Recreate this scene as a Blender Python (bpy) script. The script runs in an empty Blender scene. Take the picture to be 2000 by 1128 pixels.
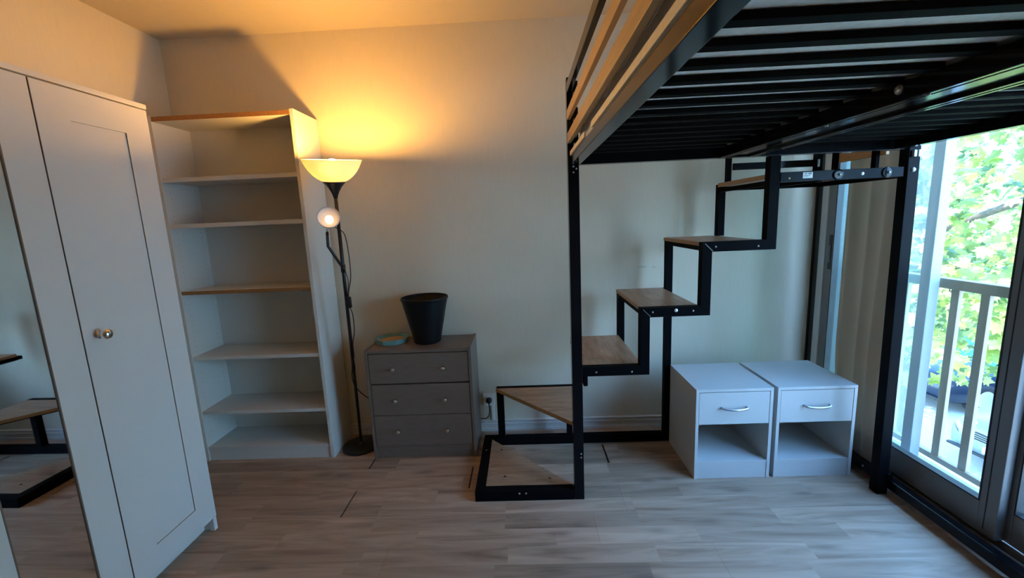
import bpy, bmesh, math, random
from mathutils import Vector, Matrix, noise
random.seed(7)
S = bpy.context.scene
COL = S.collection
PI = math.pi

# ------------------------------------------------------------ camera, world, sun, exposure
cd = bpy.data.cameras.new('camera')
cam = bpy.data.objects.new('camera', cd)
COL.objects.link(cam)
R = Vector((0.9987920, 0.0239731, -0.0428937))
U = Vector((0.0384252, 0.1630506, 0.9858692))
F = Vector((-0.0306281, 0.9863264, -0.1619325))
cam.matrix_world = Matrix(((R.x, U.x, -F.x, 2.09098), (R.y, U.y, -F.y, -2.61857), (R.z, U.z, -F.z, 1.38172), (0, 0, 0, 1)))
cd.sensor_width = 36.0
cd.lens = 14.737
cd.clip_start = 0.02
cd.clip_end = 200
S.camera = cam

vs = S.view_settings
S.display_settings.display_device = 'sRGB'
vs.view_transform = 'Standard'
vs.look = 'None'
vs.gamma = 1.0
vs.use_curve_mapping = False
vs.exposure = 0.14

SKY_STRENGTH = 20.0
SUN_STRENGTH = 20.0
BULB_STRENGTH = 900.0
SPOT_STRENGTH = 2.6

wd = bpy.data.worlds.new('sky')
S.world = wd
wd.use_nodes = True
nt = wd.node_tree
bg = nt.nodes['Background']
tc = nt.nodes.new('ShaderNodeTexCoord')
sx = nt.nodes.new('ShaderNodeSeparateXYZ')
rp = nt.nodes.new('ShaderNodeValToRGB')
rp.color_ramp.elements[0].position = 0.0
rp.color_ramp.elements[0].color = (0.38, 0.66, 1.0, 1)
rp.color_ramp.elements[1].position = 0.7
rp.color_ramp.elements[1].color = (0.16, 0.42, 1.0, 1)
nt.links.new(tc.outputs['Generated'], sx.inputs[0])
nt.links.new(sx.outputs['Z'], rp.inputs[0])
nt.links.new(rp.outputs[0], bg.inputs['Color'])
bg.inputs['Strength'].default_value = SKY_STRENGTH

sd = bpy.data.lights.new('sun', 'SUN')
sd.energy = SUN_STRENGTH
sd.angle = math.radians(0.6)
sd.color = (1.0, 0.96, 0.86)
sun = bpy.data.objects.new('sun', sd)
COL.objects.link(sun)
sun.rotation_euler = Vector((0.50, 0.28, -0.82)).to_track_quat('-Z', 'Y').to_euler()

# ------------------------------------------------------------ material helpers
MATS = {}


def base_mat(name):
    m = bpy.data.materials.new(name)
    m.use_nodes = True
    return m, m.node_tree, m.node_tree.nodes['Principled BSDF']


def mat(name, color, rough=0.5, metal=0.0, bump=0.0, scale=60.0, var=0.0, spec=0.5, stretch=None, coat=0.0):
    if name in MATS:
        return MATS[name]
    m, t, b = base_mat(name)
    b.inputs['Base Color'].default_value = (*color, 1)
    b.inputs['Roughness'].default_value = rough
    b.inputs['Metallic'].default_value = metal
    b.inputs['Specular IOR Level'].default_value = spec
    b.inputs['Coat Weight'].default_value = coat
    g = t.nodes.new('ShaderNodeNewGeometry')
    mp = t.nodes.new('ShaderNodeMapping')
    mp.inputs['Scale'].default_value = stretch or (1, 1, 1)
    n = t.nodes.new('ShaderNodeTexNoise')
    n.inputs['Scale'].default_value = scale
    n.inputs['Detail'].default_value = 5
    t.links.new(g.outputs['Position'], mp.inputs[0])
    t.links.new(mp.outputs[0], n.inputs['Vector'])
    if var:
        r = t.nodes.new('ShaderNodeValToRGB')
        r.color_ramp.elements[0].position = 0.3
        r.color_ramp.elements[1].position = 0.7
        r.color_ramp.elements[0].color = (*[c * (1 - var) for c in color], 1)
        r.color_ramp.elements[1].color = (*[min(1, c * (1 + var)) for c in color], 1)
        t.links.new(n.outputs[0], r.inputs[0])
        t.links.new(r.outputs[0], b.inputs['Base Color'])
    if bump:
        bp = t.nodes.new('ShaderNodeBump')
        bp.inputs['Strength'].default_value = bump
        bp.inputs['Distance'].default_value = 0.002
        t.links.new(n.outputs[0], bp.inputs['Height'])
        t.links.new(bp.outputs[0], b.inputs['Normal'])
    MATS[name] = m
    return m


def wood(name, c1, c2, rough=0.45, scale=(2.0, 22.0, 22.0), knots=True):
    m, t, b = base_mat(name)
    g = t.nodes.new('ShaderNodeNewGeometry')
    mp = t.nodes.new('ShaderNodeMapping')
    mp.inputs['Scale'].default_value = scale
    n = t.nodes.new('ShaderNodeTexNoise')
    n.inputs['Scale'].default_value = 1.6
    n.inputs['Detail'].default_value = 9
    n.inputs['Roughness'].default_value = 0.65
    n.inputs['Distortion'].default_value = 0.6
    r = t.nodes.new('ShaderNodeValToRGB')
    r.color_ramp.elements[0].position = 0.33
    r.color_ramp.elements[0].color = (*c1, 1)
    r.color_ramp.elements[1].position = 0.68
    r.color_ramp.elements[1].color = (*c2, 1)
    t.links.new(g.outputs['Position'], mp.inputs[0])
    t.links.new(mp.outputs[0], n.inputs['Vector'])
    t.links.new(n.outputs[0], r.inputs[0])
    t.links.new(r.outputs[0], b.inputs['Base Color'])
    b.inputs['Roughness'].default_value = rough
    bp = t.nodes.new('ShaderNodeBump')
    bp.inputs['Strength'].default_value = 0.15
    bp.inputs['Distance'].default_value = 0.001
    t.links.new(n.outputs[0], bp.inputs['Height'])
    t.links.new(bp.outputs[0], b.inputs['Normal'])
    MATS[name] = m
    return m


def math_node(t, op, a, b=None, c=None):
    n = t.nodes.new('ShaderNodeMath')
    n.operation = op
    for i, v in enumerate((a, b, c)):
        if v is None:
            continue
        if isinstance(v, (int, float)):
            n.inputs[i].default_value = v
        else:
            t.links.new(v, n.inputs[i])
    return n.outputs[0]


def wall_mat(name, color, stains=()):
    m, t, b = base_mat(name)
    g = t.nodes.new('ShaderNodeNewGeometry')
    mp = t.nodes.new('ShaderNodeMapping')
    mp.inputs['Scale'].default_value = (260, 260, 7)
    n = t.nodes.new('ShaderNodeTexNoise')
    n.inputs['Scale'].default_value = 1.0
    n.inputs['Detail'].default_value = 4
    n2 = t.nodes.new('ShaderNodeTexNoise')
    n2.inputs['Scale'].default_value = 2.2
    n2.inputs['Detail'].default_value = 6
    t.links.new(g.outputs['Position'], mp.inputs[0])
    t.links.new(mp.outputs[0], n.inputs['Vector'])
    t.links.new(g.outputs['Position'], n2.inputs['Vector'])
    s = math_node(t, 'MULTIPLY_ADD', n.outputs[0], 0.16, 0.92)
    s2 = math_node(t, 'MULTIPLY_ADD', n2.outputs[0], 0.10, 0.95)
    s = math_node(t, 'MULTIPLY', s, s2)
    if stains:
        sp = t.nodes.new('ShaderNodeSeparateXYZ')
        t.links.new(g.outputs['Position'], sp.inputs[0])
        for (x, z, rx, rz, k) in stains:
            dx = math_node(t, 'DIVIDE', math_node(t, 'SUBTRACT', sp.outputs['X'], x), rx)
            dz = math_node(t, 'DIVIDE', math_node(t, 'SUBTRACT', sp.outputs['Z'], z), rz)
            d = math_node(t, 'ADD', math_node(t, 'MULTIPLY', dx, dx), math_node(t, 'MULTIPLY', dz, dz))
            e = math_node(t, 'POWER', 2.718, math_node(t, 'MULTIPLY', d, -1.0))
            s = math_node(t, 'MULTIPLY', s, math_node(t, 'MULTIPLY_ADD', e, -k, 1.0))
    mx = t.nodes.new('ShaderNodeVectorMath')
    mx.operation = 'SCALE'
    mx.inputs[0].default_value = color
    t.links.new(s, mx.inputs['Scale'])
    t.links.new(mx.outputs[0], b.inputs['Base Color'])
    b.inputs['Roughness'].default_value = 0.75
    b.inputs['Specular IOR Level'].default_value = 0.25
    bp = t.nodes.new('ShaderNodeBump')
    bp.inputs['Strength'].default_value = 0.35
    bp.inputs['Distance'].default_value = 0.0012
    t.links.new(n.outputs[0], bp.inputs['Height'])
    t.links.new(bp.outputs[0], b.inputs['Normal'])
    MATS[name] = m
    return m


def floor_mat():
    m, t, b = base_mat('laminate')
    g = t.nodes.new('ShaderNodeNewGeometry')
    oi = t.nodes.new('ShaderNodeObjectInfo')
    sp = t.nodes.new('ShaderNodeSeparateXYZ')
    t.links.new(g.outputs['Position'], sp.inputs[0])
    # printed strips, two to a board, each row cut at its own lengths
    row = math_node(t, 'FLOOR', math_node(t, 'DIVIDE', math_node(t, 'ADD', sp.outputs['Y'], 8.018), 0.1))
    off = math_node(t, 'FRACT', math_node(t, 'MULTIPLY', math_node(t, 'SINE', math_node(t, 'MULTIPLY', row, 12.9898)), 43.7585))
    seg = math_node(t, 'FLOOR', math_node(t, 'ADD', math_node(t, 'DIVIDE', sp.outputs['X'], 0.62), math_node(t, 'MULTIPLY', off, 3.0)))
    key = math_node(t, 'ADD', math_node(t, 'MULTIPLY', row, 7.13), math_node(t, 'MULTIPLY', seg, 3.37))
    rnd = math_node(t, 'FRACT', math_node(t, 'MULTIPLY', math_node(t, 'SINE', math_node(t, 'MULTIPLY', key, 78.233)), 437.585))
    cb = t.nodes.new('ShaderNodeCombineXYZ')
    t.links.new(math_node(t, 'MULTIPLY_ADD', sp.outputs['X'], 1.5, math_node(t, 'MULTIPLY', rnd, 37.0)), cb.inputs[0])
    t.links.new(math_node(t, 'MULTIPLY', sp.outputs['Y'], 15.0), cb.inputs[1])
    t.links.new(math_node(t, 'MULTIPLY', rnd, 19.0), cb.inputs[2])
    n = t.nodes.new('ShaderNodeTexNoise')
    n.inputs['Scale'].default_value = 1.0
    n.inputs['Detail'].default_value = 10
    n.inputs['Roughness'].default_value = 0.62
    n.inputs['Distortion'].default_value = 0.9
    t.links.new(cb.outputs[0], n.inputs['Vector'])
    r = t.nodes.new('ShaderNodeValToRGB')
    e = r.color_ramp.elements
    e[0].position = 0.27
    e[0].color = (0.175, 0.100, 0.062, 1)
    e[1].position = 0.66
    e[1].color = (0.450, 0.310, 0.215, 1)
    em = e.new(0.48)
    em.color = (0.345, 0.228, 0.153, 1)
    t.links.new(n.outputs[0], r.inputs[0])
    # knots
    cb2 = t.nodes.new('ShaderNodeCombineXYZ')
    t.links.new(math_node(t, 'MULTIPLY', sp.outputs['X'], 3.2), cb2.inputs[0])
    t.links.new(math_node(t, 'MULTIPLY', sp.outputs['Y'], 10.0), cb2.inputs[1])
    v = t.nodes.new('ShaderNodeTexVoronoi')
    v.inputs['Scale'].default_value = 1.0
    t.links.new(cb2.outputs[0], v.inputs['Vector'])
    kn = math_node(t, 'POWER', 2.718, math_node(t, 'MULTIPLY', math_node(t, 'POWER', math_node(t, 'DIVIDE', v.outputs['Distance'], 0.17), 2.0), -1.0))
    kn = math_node(t, 'MULTIPLY_ADD', math_node(t, 'MULTIPLY', kn, n.outputs[0]), -0.85, 1.0)
    tone = math_node(t, 'MULTIPLY_ADD', rnd, 0.42, 0.78)
    tone = math_node(t, 'MULTIPLY', tone, math_node(t, 'MULTIPLY_ADD', oi.outputs['Random'], 0.08, 0.96))
    tone = math_node(t, 'MULTIPLY', tone, kn)
    mx = t.nodes.new('ShaderNodeVectorMath')
    mx.operation = 'SCALE'
    t.links.new(r.outputs[0], mx.inputs[0])
    t.links.new(tone, mx.inputs['Scale'])
    t.links.new(mx.outputs[0], b.inputs['Base Color'])
    b.inputs['Roughness'].default_value = 0.42
    b.inputs['Specular IOR Level'].default_value = 0.45
    bp = t.nodes.new('ShaderNodeBump')
    bp.inputs['Strength'].default_value = 0.2
    bp.inputs['Distance'].default_value = 0.0008
    t.links.new(n.outputs[0], bp.inputs['Height'])
    t.links.new(bp.outputs[0], b.inputs['Normal'])
    MATS['laminate'] = m
    return m


def emit(name, color, strength):
    m, t, b = base_mat(name)
    b.inputs['Base Color'].default_value = (1, 1, 1, 1)
    b.inputs['Emission Color'].default_value = (*color, 1)
    b.inputs['Emission Strength'].default_value = strength
    MATS[name] = m
    return m


def thin_glass(name, tint=(1, 1, 1), haze=0.0):
    # window pane: mostly clear, Fresnel reflection, optional translucent haze
    m = bpy.data.materials.new(name)
    m.use_nodes = True
    t = m.node_tree
    t.nodes.clear()
    out = t.nodes.new('ShaderNodeOutputMaterial')
    tr = t.nodes.new('ShaderNodeBsdfTransparent')
    tr.inputs[0].default_value = (*tint, 1)
    gl = t.nodes.new('ShaderNodeBsdfGlossy')
    gl.inputs['Roughness'].default_value = 0.02
    # Schlick reflectance, the same from both sides of the pane
    g = t.nodes.new('ShaderNodeNewGeometry')
    dp = t.nodes.new('ShaderNodeVectorMath')
    dp.operation = 'DOT_PRODUCT'
    t.links.new(g.outputs['Incoming'], dp.inputs[0])
    t.links.new(g.outputs['Normal'], dp.inputs[1])
    f1 = math_node(t, 'SUBTRACT', 1.0, math_node(t, 'ABSOLUTE', dp.outputs['Value']))
    fr = math_node(t, 'MULTIPLY_ADD', math_node(t, 'POWER', f1, 5.0), 0.55, 0.035)
    mx = t.nodes.new('ShaderNodeMixShader')
    t.links.new(fr, mx.inputs[0])
    t.links.new(tr.outputs[0], mx.inputs[1])
    t.links.new(gl.outputs[0], mx.inputs[2])
    last = mx
    if haze:
        tl = t.nodes.new('ShaderNodeBsdfTranslucent')
        tl.inputs[0].default_value = (0.9, 1.0, 0.98, 1)
        m2 = t.nodes.new('ShaderNodeMixShader')
        m2.inputs[0].default_value = haze
        t.links.new(mx.outputs[0], m2.inputs[1])
        t.links.new(tl.outputs[0], m2.inputs[2])
        last = m2
    t.links.new(last.outputs[0], out.inputs[0])
    MATS[name] = m
    return m


M_WALL = wall_mat('wallpaper', (0.64, 0.565, 0.43), stains=((2.68, 1.17, 0.06, 0.20, 0.16), (2.83, 1.06, 0.03, 0.006, 0.25), (2.90, 1.055, 0.012, 0.006, 0.2), (2.07, 0.86, 0.22, 0.05, 0.05)))
M_CEIL = mat('ceiling_paint', (0.55, 0.475, 0.36), 0.85, bump=0.25, scale=180)
M_FLOOR = floor_mat()
M_SUB = mat('floor_gap_dark', (0.015, 0.011, 0.009), 0.9)
M_WHITE = mat('white_melamine', (0.50, 0.49, 0.465), 0.42, bump=0.04, scale=300)
M_WHITEW = mat('wardrobe_white', (0.62, 0.595, 0.555), 0.38, bump=0.05, scale=240)
M_SHELF = mat('bookshelf_white', (0.62, 0.595, 0.53), 0.45, bump=0.05, scale=240)
M_CHIP = mat('raw_chipboard_edge', (0.30, 0.135, 0.04), 0.8, bump=0.5, scale=300, var=0.35)
M_HOLE = mat('peg_hole_dark', (0.33, 0.30, 0.26), 0.9)
M_TAUPE = mat('taupe_paint', (0.165, 0.121, 0.093), 0.42, bump=0.12, scale=14, var=0.12, stretch=(1, 10, 14))
M_BLACK = mat('gloss_black_steel', (0.005, 0.005, 0.006), 0.14, spec=0.16, bump=0.02, scale=90)
M_STAIR = mat('satin_black_stair', (0.0045, 0.0045, 0.005), 0.5, spec=0.015, bump=0.02, scale=90)
M_BLACKM = mat('satin_black', (0.010, 0.010, 0.011), 0.35, bump=0.03, scale=90)
M_TREAD = wood('oak_tread', (0.20, 0.118, 0.068), (0.41, 0.255, 0.15), 0.35, scale=(3.5, 26, 26))
M_TREADY = wood('oak_tread_deep', (0.20, 0.118, 0.068), (0.41, 0.255, 0.15), 0.35, scale=(26, 3.5, 26))
M_OAKEDGE = mat('oak_edge', (0.34, 0.21, 0.095), 0.5)
M_BOARD = wood('pine_guard_board', (0.42, 0.27, 0.13), (0.55, 0.37, 0.19), 0.45, scale=(22, 2.5, 22))
M_CREAM = mat('cream_batten', (0.85, 0.76, 0.56), 0.6, bump=0.2, scale=80, var=0.06)
M_MATT = mat('mattress_fabric', (0.90, 0.89, 0.85), 0.9, bump=0.6, scale=70, var=0.08)
M_CHROME = mat('chrome', (0.72, 0.70, 0.68), 0.12, metal=1.0)
M_STEEL = mat('brushed_steel', (0.50, 0.47, 0.43), 0.32, metal=1.0)
M_ALU = mat('satin_aluminium', (0.62, 0.64, 0.68), 0.3, metal=1.0)
M_SCREW = mat('screw_head', (0.30, 0.29, 0.28), 0.4, metal=0.6)
M_MIRROR = mat('mirror_silver', (0.78, 0.80, 0.80), 0.015, metal=1.0)
M_SLAT = mat('slat_black', (0.005, 0.005, 0.005), 0.7, spec=0.04)
M_STEPB = mat('brown_step_and_gap_shade', (0.22, 0.155, 0.115), 0.6)  # brown recess steps; on gap-side door edges it is painted shade
M_BRONZE = mat('mirror_edge_brown', (0.16, 0.105, 0.07), 0.5)
M_FRAME = mat('window_aluminium', (0.19, 0.18, 0.175), 0.38, metal=0.35, bump=0.05, scale=200)
M_FRAMED = mat('window_gasket', (0.012, 0.013, 0.014), 0.5)
M_BIN = mat('black_plastic', (0.004, 0.005, 0.006), 0.42, spec=0.2, bump=0.05, scale=200)
M_TRAY = mat('mint_lacquer', (0.17, 0.34, 0.31), 0.4)
M_CORK = mat('tan_tray_lining', (0.48, 0.31, 0.14), 0.8, bump=0.4, scale=120, var=0.15)
M_PLASTIC = mat('white_plastic', (0.82, 0.81, 0.78), 0.35)
M_LABEL = mat('paper_label', (0.62, 0.62, 0.60), 0.6)
M_INK = mat('label_ink', (0.08, 0.08, 0.09), 0.7)
M_BASEB = mat('baseboard_paint', (0.60, 0.57, 0.52), 0.5, bump=0.1, scale=100)
M_GLASS = thin_glass('window_glass', (0.95, 0.98, 0.97))
M_HAZE = thin_glass('hazy_glass', (0.86, 0.97, 0.94), 0.05)  # outer pane: greenish tint with some translucent haze mixed in
M_RAIL = mat('balcony_rail_paint', (0.31, 0.225, 0.15), 0.55, bump=0.1, scale=80)
M_SILL = mat('white_stone_sill', (0.82, 0.84, 0.84), 0.6, bump=0.15, scale=60)
M_POST = mat('pale_lacquered_aluminium', (0.34, 0.36, 0.38), 0.5)
M_RENDER = mat('white_render', (0.80, 0.82, 0.82), 0.85, bump=0.3, scale=60)


def plastic_shade(name, col, mixf):
    m = bpy.data.materials.new(name)
    m.use_nodes = True
    t = m.node_tree
    t.nodes.clear()
    out = t.nodes.new('ShaderNodeOutputMaterial')
    df = t.nodes.new('ShaderNodeBsdfDiffuse')
    tl = t.nodes.new('ShaderNodeBsdfTranslucent')
    df.inputs[0].default_value = (*col, 1)
    tl.inputs[0].default_value = (*col, 1)
    mx = t.nodes.new('ShaderNodeMixShader')
    mx.inputs[0].default_value = mixf
    t.links.new(df.outputs[0], mx.inputs[1])
    t.links.new(tl.outputs[0], mx.inputs[2])
    t.links.new(mx.outputs[0], out.inputs[0])
    MATS[name] = m
    return m


M_BOWL = plastic_shade('translucent_white_shade', (0.95, 0.93, 0.78), 0.27)
M_CURT = plastic_shade('curtain_linen', (0.50, 0.385, 0.30), 0.32)
M_CUP = plastic_shade('reading_shade', (0.66, 0.60, 0.57), 0.06)
LAMP_COL = (1.0, 0.50, 0.11)
M_BULB = emit('warm_bulb', LAMP_COL, BULB_STRENGTH)
M_LED = emit('reading_bulb', (1.0, 0.70, 0.42), SPOT_STRENGTH)


# ------------------------------------------------------------ mesh helpers
def box(bm, x0, x1, y0, y1, z0, z1, bev=0.0):
    vs_ = [bm.verts.new(p) for p in ((x0, y0, z0), (x1, y0, z0), (x1, y1, z0), (x0, y1, z0), (x0, y0, z1), (x1, y0, z1), (x1, y1, z1), (x0, y1, z1))]
    fs = [bm.faces.new([vs_[i] for i in q]) for q in ((3, 2, 1, 0), (4, 5, 6, 7), (0, 1, 5, 4), (1, 2, 6, 5), (2, 3, 7, 6), (3, 0, 4, 7))]
    if bev:
        es = list({e for f in fs for e in f.edges})
        bmesh.ops.bevel(bm, geom=es, offset=bev, segments=2, profile=0.6, affect='EDGES')
    return bm


def B_(*a, bev=0.0015):
    bm = bmesh.new()
    return box(bm, *a, bev=bev)


def prism(pts, axis, a, b, bev=0.0):
    """polygon pts (2D) extruded along axis between a and b."""
    bm = bmesh.new()

    def P(p, t):
        return {'x': (t, p[0], p[1]), 'y': (p[0], t, p[1]), 'z': (p[0], p[1], t)}[axis]
    lo = [bm.verts.new(P(p, a)) for p in pts]
    hi = [bm.verts.new(P(p, b)) for p in pts]
    n = len(pts)
    bm.faces.new(lo)
    bm.faces.new(hi[::-1])
    for i in range(n):
        bm.faces.new((lo[i], lo[(i + 1) % n], hi[(i + 1) % n], hi[i]))
    bmesh.ops.recalc_face_normals(bm, faces=bm.faces)
    if bev:
        bmesh.ops.bevel(bm, geom=list(bm.edges), offset=bev, segments=2, profile=0.6, affect='EDGES')
    return bm


def lathe(prof, origin=(0, 0, 0), axis=(0, 0, 1), seg=40, closed=False):
    """prof: list of (r, h) along axis."""
    bm = bmesh.new()
    q = Vector(axis).normalized().to_track_quat('Z', 'Y')
    o = Vector(origin)
    rings = []
    for r, h in prof:
        if r < 1e-6:
            rings.append([bm.verts.new(o + q @ Vector((0, 0, h)))])
        else:
            rings.append([bm.verts.new(o + q @ Vector((r * math.cos(2 * PI * k / seg), r * math.sin(2 * PI * k / seg), h))) for k in range(seg)])
    pairs = list(zip(rings, rings[1:]))
    if closed:
        pairs.append((rings[-1], rings[0]))
    for a, b in pairs:
        if len(a) == 1 and len(b) == 1:
            continue
        for k in range(seg):
            k2 = (k + 1) % seg
            if len(a) == 1:
                bm.faces.new((a[0], b[k2], b[k]))
            elif len(b) == 1:
                bm.faces.new((a[k], a[k2], b[0]))
            else:
                bm.faces.new((a[k], a[k2], b[k2], b[k]))
    bmesh.ops.recalc_face_normals(bm, faces=bm.faces)
    for f in bm.faces:
        f.smooth = True
    return bm


def tube(pts, r, seg=10, sub=1, bm=None):
    if bm is None:
        bm = bmesh.new()
    P = [Vector(p) for p in pts]
    if sub > 1 and len(P) > 2:
        Q = []
        for i in range(len(P) - 1):
            p0, p1, p2, p3 = P[max(i - 1, 0)], P[i], P[i + 1], P[min(i + 2, len(P) - 1)]
            for k in range(sub):
                t = k / sub
                Q.append(0.5 * ((2 * p1) + (p2 - p0) * t + (2 * p0 - 5 * p1 + 4 * p2 - p3) * t * t + (3 * p1 - p0 - 3 * p2 + p3) * t ** 3))
        Q.append(P[-1])
        P = Q
    rings = []
    up = None
    for i, p in enumerate(P):
        d = (P[min(i + 1, len(P) - 1)] - P[max(i - 1, 0)]).normalized()
        if up is None:
            up = d.orthogonal().normalized()
        up = (up - d * up.dot(d)).normalized()
        s = d.cross(up)
        rings.append([bm.verts.new(p + up * r * math.cos(2 * PI * k / seg) + s * r * math.sin(2 * PI * k / seg)) for k in range(seg)])
    for a, b in zip(rings, rings[1:]):
        for k in range(seg):
            f = bm.faces.new((a[k], a[(k + 1) % seg], b[(k + 1) % seg], b[k]))
            f.smooth = True
    bm.faces.new(rings[0][::-1])
    bm.faces.new(rings[-1])
    return bm


def bar(path, w, plane, lo, hi, bev=0.0012):
    """square-tube polyline of width w lying in a plane ('y' -> path is (x,z), thickness lo..hi in y), mitred."""
    n = len(path)
    P = [Vector(p) for p in path]
    L, Rr = [], []
    for i in range(n):
        d0 = (P[i] - P[i - 1]).normalized() if i else None
        d1 = (P[i + 1] - P[i]).normalized() if i < n - 1 else None
        if d0 is None:
            d0 = d1
        if d1 is None:
            d1 = d0
        n0 = Vector((-d0.y, d0.x))
        n1 = Vector((-d1.y, d1.x))
        nn = (n0 + n1)
        nn = nn / max(nn.dot(n0), 1e-6)
        L.append(P[i] + nn * w / 2)
        Rr.append(P[i] - nn * w / 2)
    return prism([tuple(p) for p in L + Rr[::-1]], plane, lo, hi, bev)


def make(name, bm, m, parent=None, smooth=False):
    me = bpy.data.meshes.new(name)
    org = Vector((0, 0, 0))
    if parent is not None:
        org = Vector(parent.get('_o', (0, 0, 0)))
        for v in bm.verts:
            v.co -= org
    bmesh.ops.recalc_face_normals(bm, faces=bm.faces)
    bm.to_mesh(me)
    bm.free()
    for mm in (m if isinstance(m, (list, tuple)) else [m]):
        me.materials.append(mm)
    if smooth:
        for p in me.polygons:
            p.use_smooth = True
    o = bpy.data.objects.new(name, me)
    COL.objects.link(o)
    if parent is not None:
        o.parent = parent
        o['_o'] = org
    return o


def thing(name, label, cat, loc, group=None):
    o = bpy.data.objects.new(name, None)
    COL.objects.link(o)
    o.location = loc
    o.empty_display_size = 0.1
    o['_o'] = Vector(loc)
    o['label'] = label
    o['category'] = cat
    if group:
        o['group'] = group
    return o


def tagm(o, label, cat, group=None):
    o['label'] = label
    o['category'] = cat
    if group:
        o['group'] = group
    return o


def struct(name, bm, m, parent=None, label=None):
    o = make(name, bm, m, parent)
    if parent is None:
        o['kind'] = 'structure'
    if label:
        o['label'] = label
    return o


def sempty(name, loc, label):
    o = bpy.data.objects.new(name, None)
    COL.objects.link(o)
    o.location = loc
    o['_o'] = Vector(loc)
    o['kind'] = 'structure'
    o['label'] = label
    return o


# ------------------------------------------------------------ room shell
H = 2.512
XR = 3.858          # inner face of the window wall
YF = -3.70          # wall behind the camera
YW = -2.20          # near end of the glazed wall

floor_ = struct('floor', B_(-0.12, 3.96, YF - .12, 0.12, -0.20, -0.009, bev=0), M_SUB, None, 'grey brown laminate floor laid in long boards')
# boards: rows 0.20 deep, 1.38 long, with some end joints gaping
rows = {-1: (1.09, .0025), 0: (2.469, .0035), 1: (1.80, .0005), 2: (1.150, .0045), 3: (1.756, .0045), 4: (1.157, .0045), 5: (2.373, .0006)}
gaps = {(0, 2.469): .009, (2, 1.150): .010, (2, 2.530): .010, (3, 1.756): .009, (4, 1.157): .008}
k = 0
y1 = -0.017
r = 0
ytop = 0.0
while ytop > YF + 0.001:
    ybot = (y1 if r == 0 else y1 - 0.2 * r)
    ybot = max(ybot, YF)
    x0, _g = rows.get(r, (random.uniform(0, 1.38), .0006))
    xs = [x0 + 1.38 * i for i in range(-4, 5)]
    xs = [0.0] + [x for x in xs if 0.03 < x < 3.90] + [3.93]
    for a, b in zip(xs, xs[1:]):
        ga = next((w for (rr, xx), w in gaps.items() if rr == r and abs(xx - a) < .01), .0006)
        gb = next((w for (rr, xx), w in gaps.items() if rr == r and abs(xx - b) < .01), .0006)
        o = make('plank', B_(a + ga / 2, b - gb / 2, ybot + .0003, ytop - .0003, -0.009, 0.0, bev=0.0004), M_FLOOR, floor_)
    ytop = ybot
    r += 1

struct('ceiling', B_(-0.12, 4.10, YF - .12, 0.12, H, H + 0.15, bev=0), M_CEIL, None, 'off white painted ceiling')
struct('wall_back', B_(-0.12, XR, 0.0, 0.12, -0.1, H, bev=0), M_WALL, None, 'cream wallpapered back wall with a faint grey smudge')
struct('wall_left', B_(-0.12, 0.0, YF, 0.0, -0.1, H, bev=0), M_WALL, None, 'cream wall behind the wardrobe')
struct('wall_front', B_(-0.12, 4.10, YF - .12, YF, -0.1, H, bev=0), M_WALL, None, 'cream wall behind the viewer')
wr = struct('wall_right', B_(XR, 4.10, YW, 0.12, 2.20, H, bev=0), M_WALL, None, 'strip of wall above the sliding windows')
struct('wall_pier', B_(XR, 4.10, YF, YW, -0.1, H, bev=0), M_WALL, None, 'wall beside the sliding windows')

# moulded baseboard with cable channel
prof = [(0.0, 0.0), (-0.014, 0.0), (-0.014, 0.016), (-0.011, 0.019), (-0.011, 0.040), (-0.015, 0.044), (-0.015, 0.052), (-0.011, 0.056), (-0.011, 0.066), (-0.017, 0.069), (-0.017, 0.074), (0.0, 0.076)]
bb = prism([(p[0], p[1]) for p in prof], 'x', 0.62, XR - .004)
struct('baseboard_back', bb, M_BASEB, None, 'moulded off white baseboard along the back wall')
bm = prism([(-p[0], p[1]) for p in prof], 'y', YF + .01, -0.004)
struct('baseboard_left', bm, M_BASEB, None, 'moulded off white baseboard along the side wall')

# ------------------------------------------------------------ window wall: aluminium sliding window
win = sempty('window_1', (3.92, 0, 0), 'wall wide aluminium sliding window with clear panes')
tr = bmesh.new()
box(tr, 3.862, 4.04, YW, 0.10, -0.02, 0.022, .001)
make('sill_track', tr, M_FRAME, win)
for i, (xa, xb, zb) in enumerate(((3.864, 3.874, .060), (3.897, 3.903, .075), (3.934, 3.942, .050), (3.975, 3.985, .05))):
    make('track_rib', B_(xa, xb, YW, 0.04, .022, zb, bev=.001), M_FRAME, win)
make('head_track', B_(3.862, 4.04, YW, 0.05, 2.15, 2.199, bev=.002), M_FRAME, win)
# left jamb: stepped profile
make('jamb', B_(3.862, 3.872, -0.006, 0.11, 0.022, 2.15, bev=.001), M_FRAMED, win)
make('jamb', B_(3.870, 4.03, -0.045, 0.11, 0.022, 2.15, bev=.002), mat('dark_teal_profile', (.035, .055, .06), .35), win)
make('jamb', B_(3.864, 4.03, YW, YW + .05, 0.022, 2.15, bev=.002), M_FRAME, win)


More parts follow.
